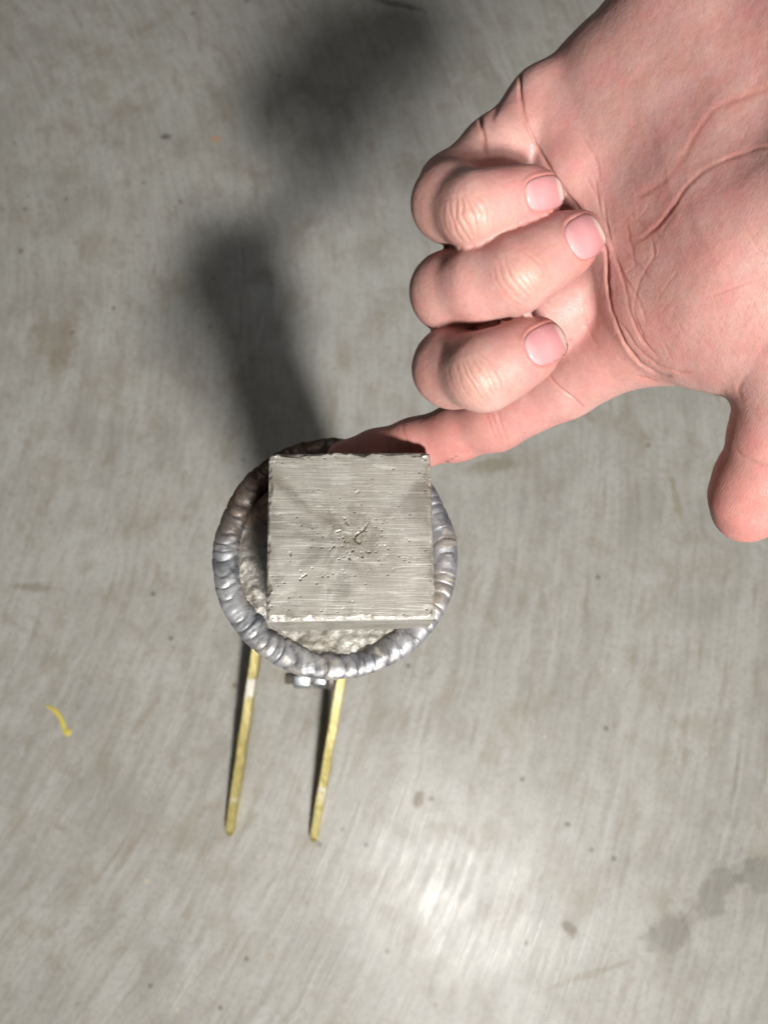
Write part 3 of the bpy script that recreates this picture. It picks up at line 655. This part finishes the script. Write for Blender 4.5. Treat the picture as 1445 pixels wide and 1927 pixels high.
    # side fold on the inner bend
# nails: outline on the fingertip
NAILS = {'pinky': ((1024, 364), -12, 34, 33), 'ring': ((1101, 446), -27, 33, 41), 'middle': ((1027, 648), -27, 37, 36)}
def nail_st(nm, q):
    (cu, cv), a, hl, hw = NAILS[nm]; a = math.radians(a); d_ = np.array([math.cos(a), math.sin(a)]); n_ = np.array([-d_[1], d_[0]]); r_ = q-np.array([cu, cv])
    return (r_ @ d_)/hl, (r_ @ n_)/hw
for nm in NAILS:
    s_, t_ = nail_st(nm, P2); rad_ = (np.abs(s_)**2.8+np.abs(t_)**2.8)**(1/2.8); m = own_curl[nm]*front
    disp -= m*(.42*smoothstep(1.04, .94, rad_))
    disp += m*.20*np.exp(-((rad_-1.14)/.10)**2)*np.where(s_ > .75, .3, 1.0)
    redness += m*.9*np.exp(-((rad_-1.08)/.13)**2)+.5*own_curl[nm]*smoothstep(-2.6, -.6, s_)*smoothstep(0, 1.4, np.abs(t_)+.4)
# soft lumps and fine skin relief
disp += .14*vnoise(HV*.12+20)+.045*vnoise(HV*.45+4)+.02*vnoise(HV*1.3+8)
nearf = [smoothstep(2.6, .9, np.abs(chain(HV, FING[n_], 2 if n_ != 'index' else 0))) for n_ in ('pinky', 'ring', 'middle', 'index')]
crev = np.clip(np.maximum.reduce([nearf[0]*nearf[1], nearf[1]*nearf[2], nearf[2]*nearf[3]]), 0, 1)
for _ in range(3): crev = np.maximum(crev, relax(np.repeat(crev[:, None], 3, 1), HQ, 2)[:, 0])
HV = HV+GN*(disp*(1-crev))[:, None]
for _ in range(5): HV = HV+(relax(HV, HQ, 1)-HV)*crev[:, None]
# skin colour: pale palm, pinker pads, yellower knuckles, redder index and thumb
mot = .5*vnoise(HV*.12+31)+.35*vnoise(HV*.33+12)+.3*vnoise(HV*.9+2)
skin = np.tile(np.array([.570, .325, .268]), (len(HV), 1))
pink = np.array([.62, .275, .240]); red = np.array([.60, .205, .165]); yel = np.array([.64, .425, .285]); pale = np.array([.70, .47, .40]); brn = np.array([.40, .185, .135])
def blend(w, c_):
    global skin
    w = np.clip(w, 0, 1)[:, None]; skin = skin*(1-w)+c_*w
blend(.40+.9*mot, pink); blend(.28*vnoise(HV*.22+77), pale)
idx_own = smoothstep(1.5, .3, np.abs(chain(HV, FING['index'], 1)))*palm_m
blend(.55*idx_own*smoothstep(1100, 850, pu), red); blend(.55*own_curl['index']*0+.4*np.exp(-(np.hypot(pu-1140, pv_-660)/70)**2)*palm_m, red*1.05)
th_own = smoothstep(1.5, .3, np.abs(chain(HV, FING['thumb'], 2))); blend(.35*th_own+.35*th_own*smoothstep(880, 980, pv_), red)
for nm, (ju, jv) in (('pinky', (882, 412)), ('ring', (985, 520)), ('middle', (905, 712))):
    blend(.45*own_curl[nm]*np.exp(-(np.hypot(pu-ju, pv_-jv)/46)**2), yel)
blend(.30*curl_any*smoothstep(860, 780, pu), brn*1.2)  # shade on the left finger ends, painted into the skin colour
blend(.55*redness, red); blend(.55*linec, brn)
for (u_, v_, r_) in ((842, 868, 3.5), (851, 863, 2.5), (836, 880, 3), (858, 858, 2), (1074, 640, 2), (828, 884, 3)):
    blend(.7*palm_m*smoothstep(r_*1.5, r_*.5, np.hypot(pu-u_, (pv_-v_)*1.4)), np.array([.10, .06, .045]))
for nm in ('pinky', 'ring', 'middle'):
    (cu_, cv_), a_, hl_, hw_ = NAILS[nm]; blend(.32*own_curl[nm]*np.exp(-(np.hypot(pu-cu_, pv_-cv_)/75)**2), np.array([.60, .215, .20]))
skin *= .78*np.array([.985, 1.0, 1.09])*(1+.06*vnoise(HV*2.2+40))[:, None]
def skin_material():
    t = NT('skin'); co = t.coord(); at = t.n('ShaderNodeAttribute', attribute_name='skin')
    n1 = t.noise(co, 900, 3, .6); n2 = t.voro(co, 1500); n3 = t.noise(co, 240, 4, .6)
    ridg = t.n('ShaderNodeTexWave', Vector=t.mapping(co, rot=(0, .3, .6)), Scale=620.0, Distortion=9.0, Detail=2.0); t.put(ridg.inputs['Detail Scale'], .6)
    lines = t.noise(t.mapping(co, rot=(0, 0, -.42), sc=(1, .10, 1)), 620, 3, .6)
    col = t.mix(t.math('MULTIPLY', t.ramp(n3, (.45, 0.0), (.65, 1.0)), .30), at.outputs['Color'], (.50, .30, .235))
    col = t.mix(t.math('MULTIPLY', t.ramp(t.noise(co, 150, 4, .65, .4), (.48, 0.0), (.66, 1.0)), .32), col, (.43, .165, .135))
    col = t.mix(t.math('MULTIPLY', t.ramp(n1, (.52, 0.0), (.68, 1.0)), .22), col, (.33, .15, .11))
    h = t.math('ADD', t.math('MULTIPLY', n2, .6), t.math('ADD', t.math('MULTIPLY', ridg.outputs['Fac'], .40), t.math('ADD', t.math('MULTIPLY', n1, .5), t.math('MULTIPLY', lines, .7))))
    t.bs(Base_Color=col, Roughness=t.math('ADD', .40, t.math('MULTIPLY', n1, .18)), Specular_IOR_Level=.48, Subsurface_Weight=.22, Subsurface_Scale=.004, Normal=t.bump(h, .22, .00036))
    t.b.inputs['Subsurface Radius'].default_value = (1.0, .36, .20)
    return t.m
HWv = CAM+(HV*.001) @ ROT.T
horg = CAM+(C3(1300, 350, 190)*.001) @ ROT.T
hand = np_obj('hand', HWv-horg, HQ, skin_material()); hand.location = horg
add_attr(hand, 'skin', skin)
tag(hand, 'bare hand with three curled fingers, index fingertip pressed behind the square steel bar', 'hand')

def nail_material():
    t = NT('fingernail'); at = t.n('ShaderNodeAttribute', attribute_name='nail'); co = t.coord()
    t.bs(Base_Color=at.outputs['Color'], Roughness=.20, Specular_IOR_Level=.5, Subsurface_Weight=.25, Subsurface_Scale=.003, Coat_Weight=.15, Coat_Roughness=.2, Normal=t.bump(t.noise(t.mapping(co, rot=(0, 0, .3), sc=(.15, 1, 1)), 1200, 2), .15, .0003))
    t.b.inputs['Subsurface Radius'].default_value = (1, .4, .3); return t.m
MAT_NAIL = nail_material()
for nm, ((cu, cv), a, hl, hw) in NAILS.items():
    ng = 26; ss = np.linspace(-1, 1, ng); SS, TT = np.meshgrid(ss, ss, indexing='ij')
    # square -> rounded square
    k = np.maximum(np.abs(SS), np.abs(TT)); nrm = (np.abs(SS)**2.9+np.abs(TT)**2.9)**(1/2.9)+1e-9; s1, t1 = SS*k/nrm, TT*k/nrm
    ar = math.radians(a); q = np.array([cu, cv])+s1.ravel()[:, None]*hl*np.array([math.cos(ar), math.sin(ar)])+t1.ravel()[:, None]*hw*np.array([-math.sin(ar), math.cos(ar)])
    D = np.full(len(q), 150.0); dirs = np.stack([(q[:, 0]-CX)/FPX, -(q[:, 1]-CY)/FPX, -np.ones(len(q))], -1); ln = np.linalg.norm(dirs, axis=1)
    for _ in range(60):
        s_ = fsdf(dirs*D[:, None], FING[nm]); D = np.minimum(D+s_*.8/ln, 190)
    Pn = dirs*D[:, None]; Gn = 0
    for kx in np.array([[1, -1, -1], [-1, -1, 1], [-1, 1, -1], [1, 1, 1]], float): Gn = Gn+kx*fsdf(Pn+kx*.3, FING[nm])[:, None]
    Gn /= np.linalg.norm(Gn, axis=1)[:, None]
    s1, t1 = s1.ravel(), t1.ravel(); rim_ = np.maximum(np.abs(SS), np.abs(TT)).ravel()
    lift = .05+.14*smoothstep(-1, 1, s1)+.22*(1-t1**2)-.10*smoothstep(.85, 1, rim_)*np.where(s1 > .55, .2, 1)
    topv = Pn+Gn*lift[:, None]; botv = Pn-Gn*.9
    ij = np.arange(ng*ng).reshape(ng, ng); Qt = np.stack([ij[:-1, :-1], ij[:-1, 1:], ij[1:, 1:], ij[1:, :-1]], -1).reshape(-1, 4)
    rim = np.concatenate([ij[:-1, 0], ij[-1, :-1], ij[:0:-1, -1], ij[0, :0:-1]]); m_ = ng*ng
    Qs = np.stack([rim, np.roll(rim, -1), m_+np.roll(rim, -1), m_+rim], -1)
    o = np_obj('fingernail', CAM+(np.vstack([topv, botv])*.001) @ ROT.T-horg, np.vstack([Qt, Qs]), MAT_NAIL, hand)
    colr = np.tile(np.array([.50, .235, .245]), (m_, 1)); w = .75*smoothstep(.68, .78, s1-.10*t1**2)[:, None]; colr = colr*(1-w)+np.array([.60, .48, .42])*w
    w2 = smoothstep(-.45, -.95, s1)[:, None]*.6; colr = colr*(1-w2)+np.array([.58, .36, .36])*w2; w3 = smoothstep(.82, 1.0, np.abs(t1))[:, None]*.5; colr = colr*(1-w3)+np.array([.55, .22, .19])*w3
    add_attr(o, 'nail', np.vstack([colr, colr]))

# ------------------------------------------------------------------ yellow paint mark on the floor
pts_ = spline([(88, 1328), (103, 1336), (115, 1352), (121, 1368), (125, 1376), (136, 1380)], 6); n_p = len(pts_); V = []
for i, p in enumerate(pts_):
    tg = pts_[min(i+1, n_p-1)]-pts_[max(i-1, 0)]; tg /= np.linalg.norm(tg); nn = np.array([-tg[1], tg[0]])
    f_ = i/(n_p-1); w = (2.6+2.2*math.sin(math.pi*min(1, f_*1.25))+(5.0 if f_ > .72 else 0)*math.sin(math.pi*(f_-.72)/.28)+random.uniform(-.9, .9))*(.35 if i in (0, n_p-1) else 1)
    for sgn in (-1, -.4, .4, 1):
        q = p+nn*w*sgn; X_ = at_height(*q); V.append((X_[0], X_[1], .0003 if abs(sgn) == 1 else .0009))
F = [(i*4+j, i*4+j+1, (i+1)*4+j+1, (i+1)*4+j) for i in range(n_p-1) for j in range(3)]
t = NT('yellow_paint'); t.bs(Base_Color=t.mix(t.noise(t.coord(), 400, 4), (.62, .50, .05), (.50, .43, .13)), Roughness=.6)
pm = mesh_obj('paint_mark', V, F, t.m); tag(pm, 'small curved yellow paint mark on the concrete floor', 'paint mark')
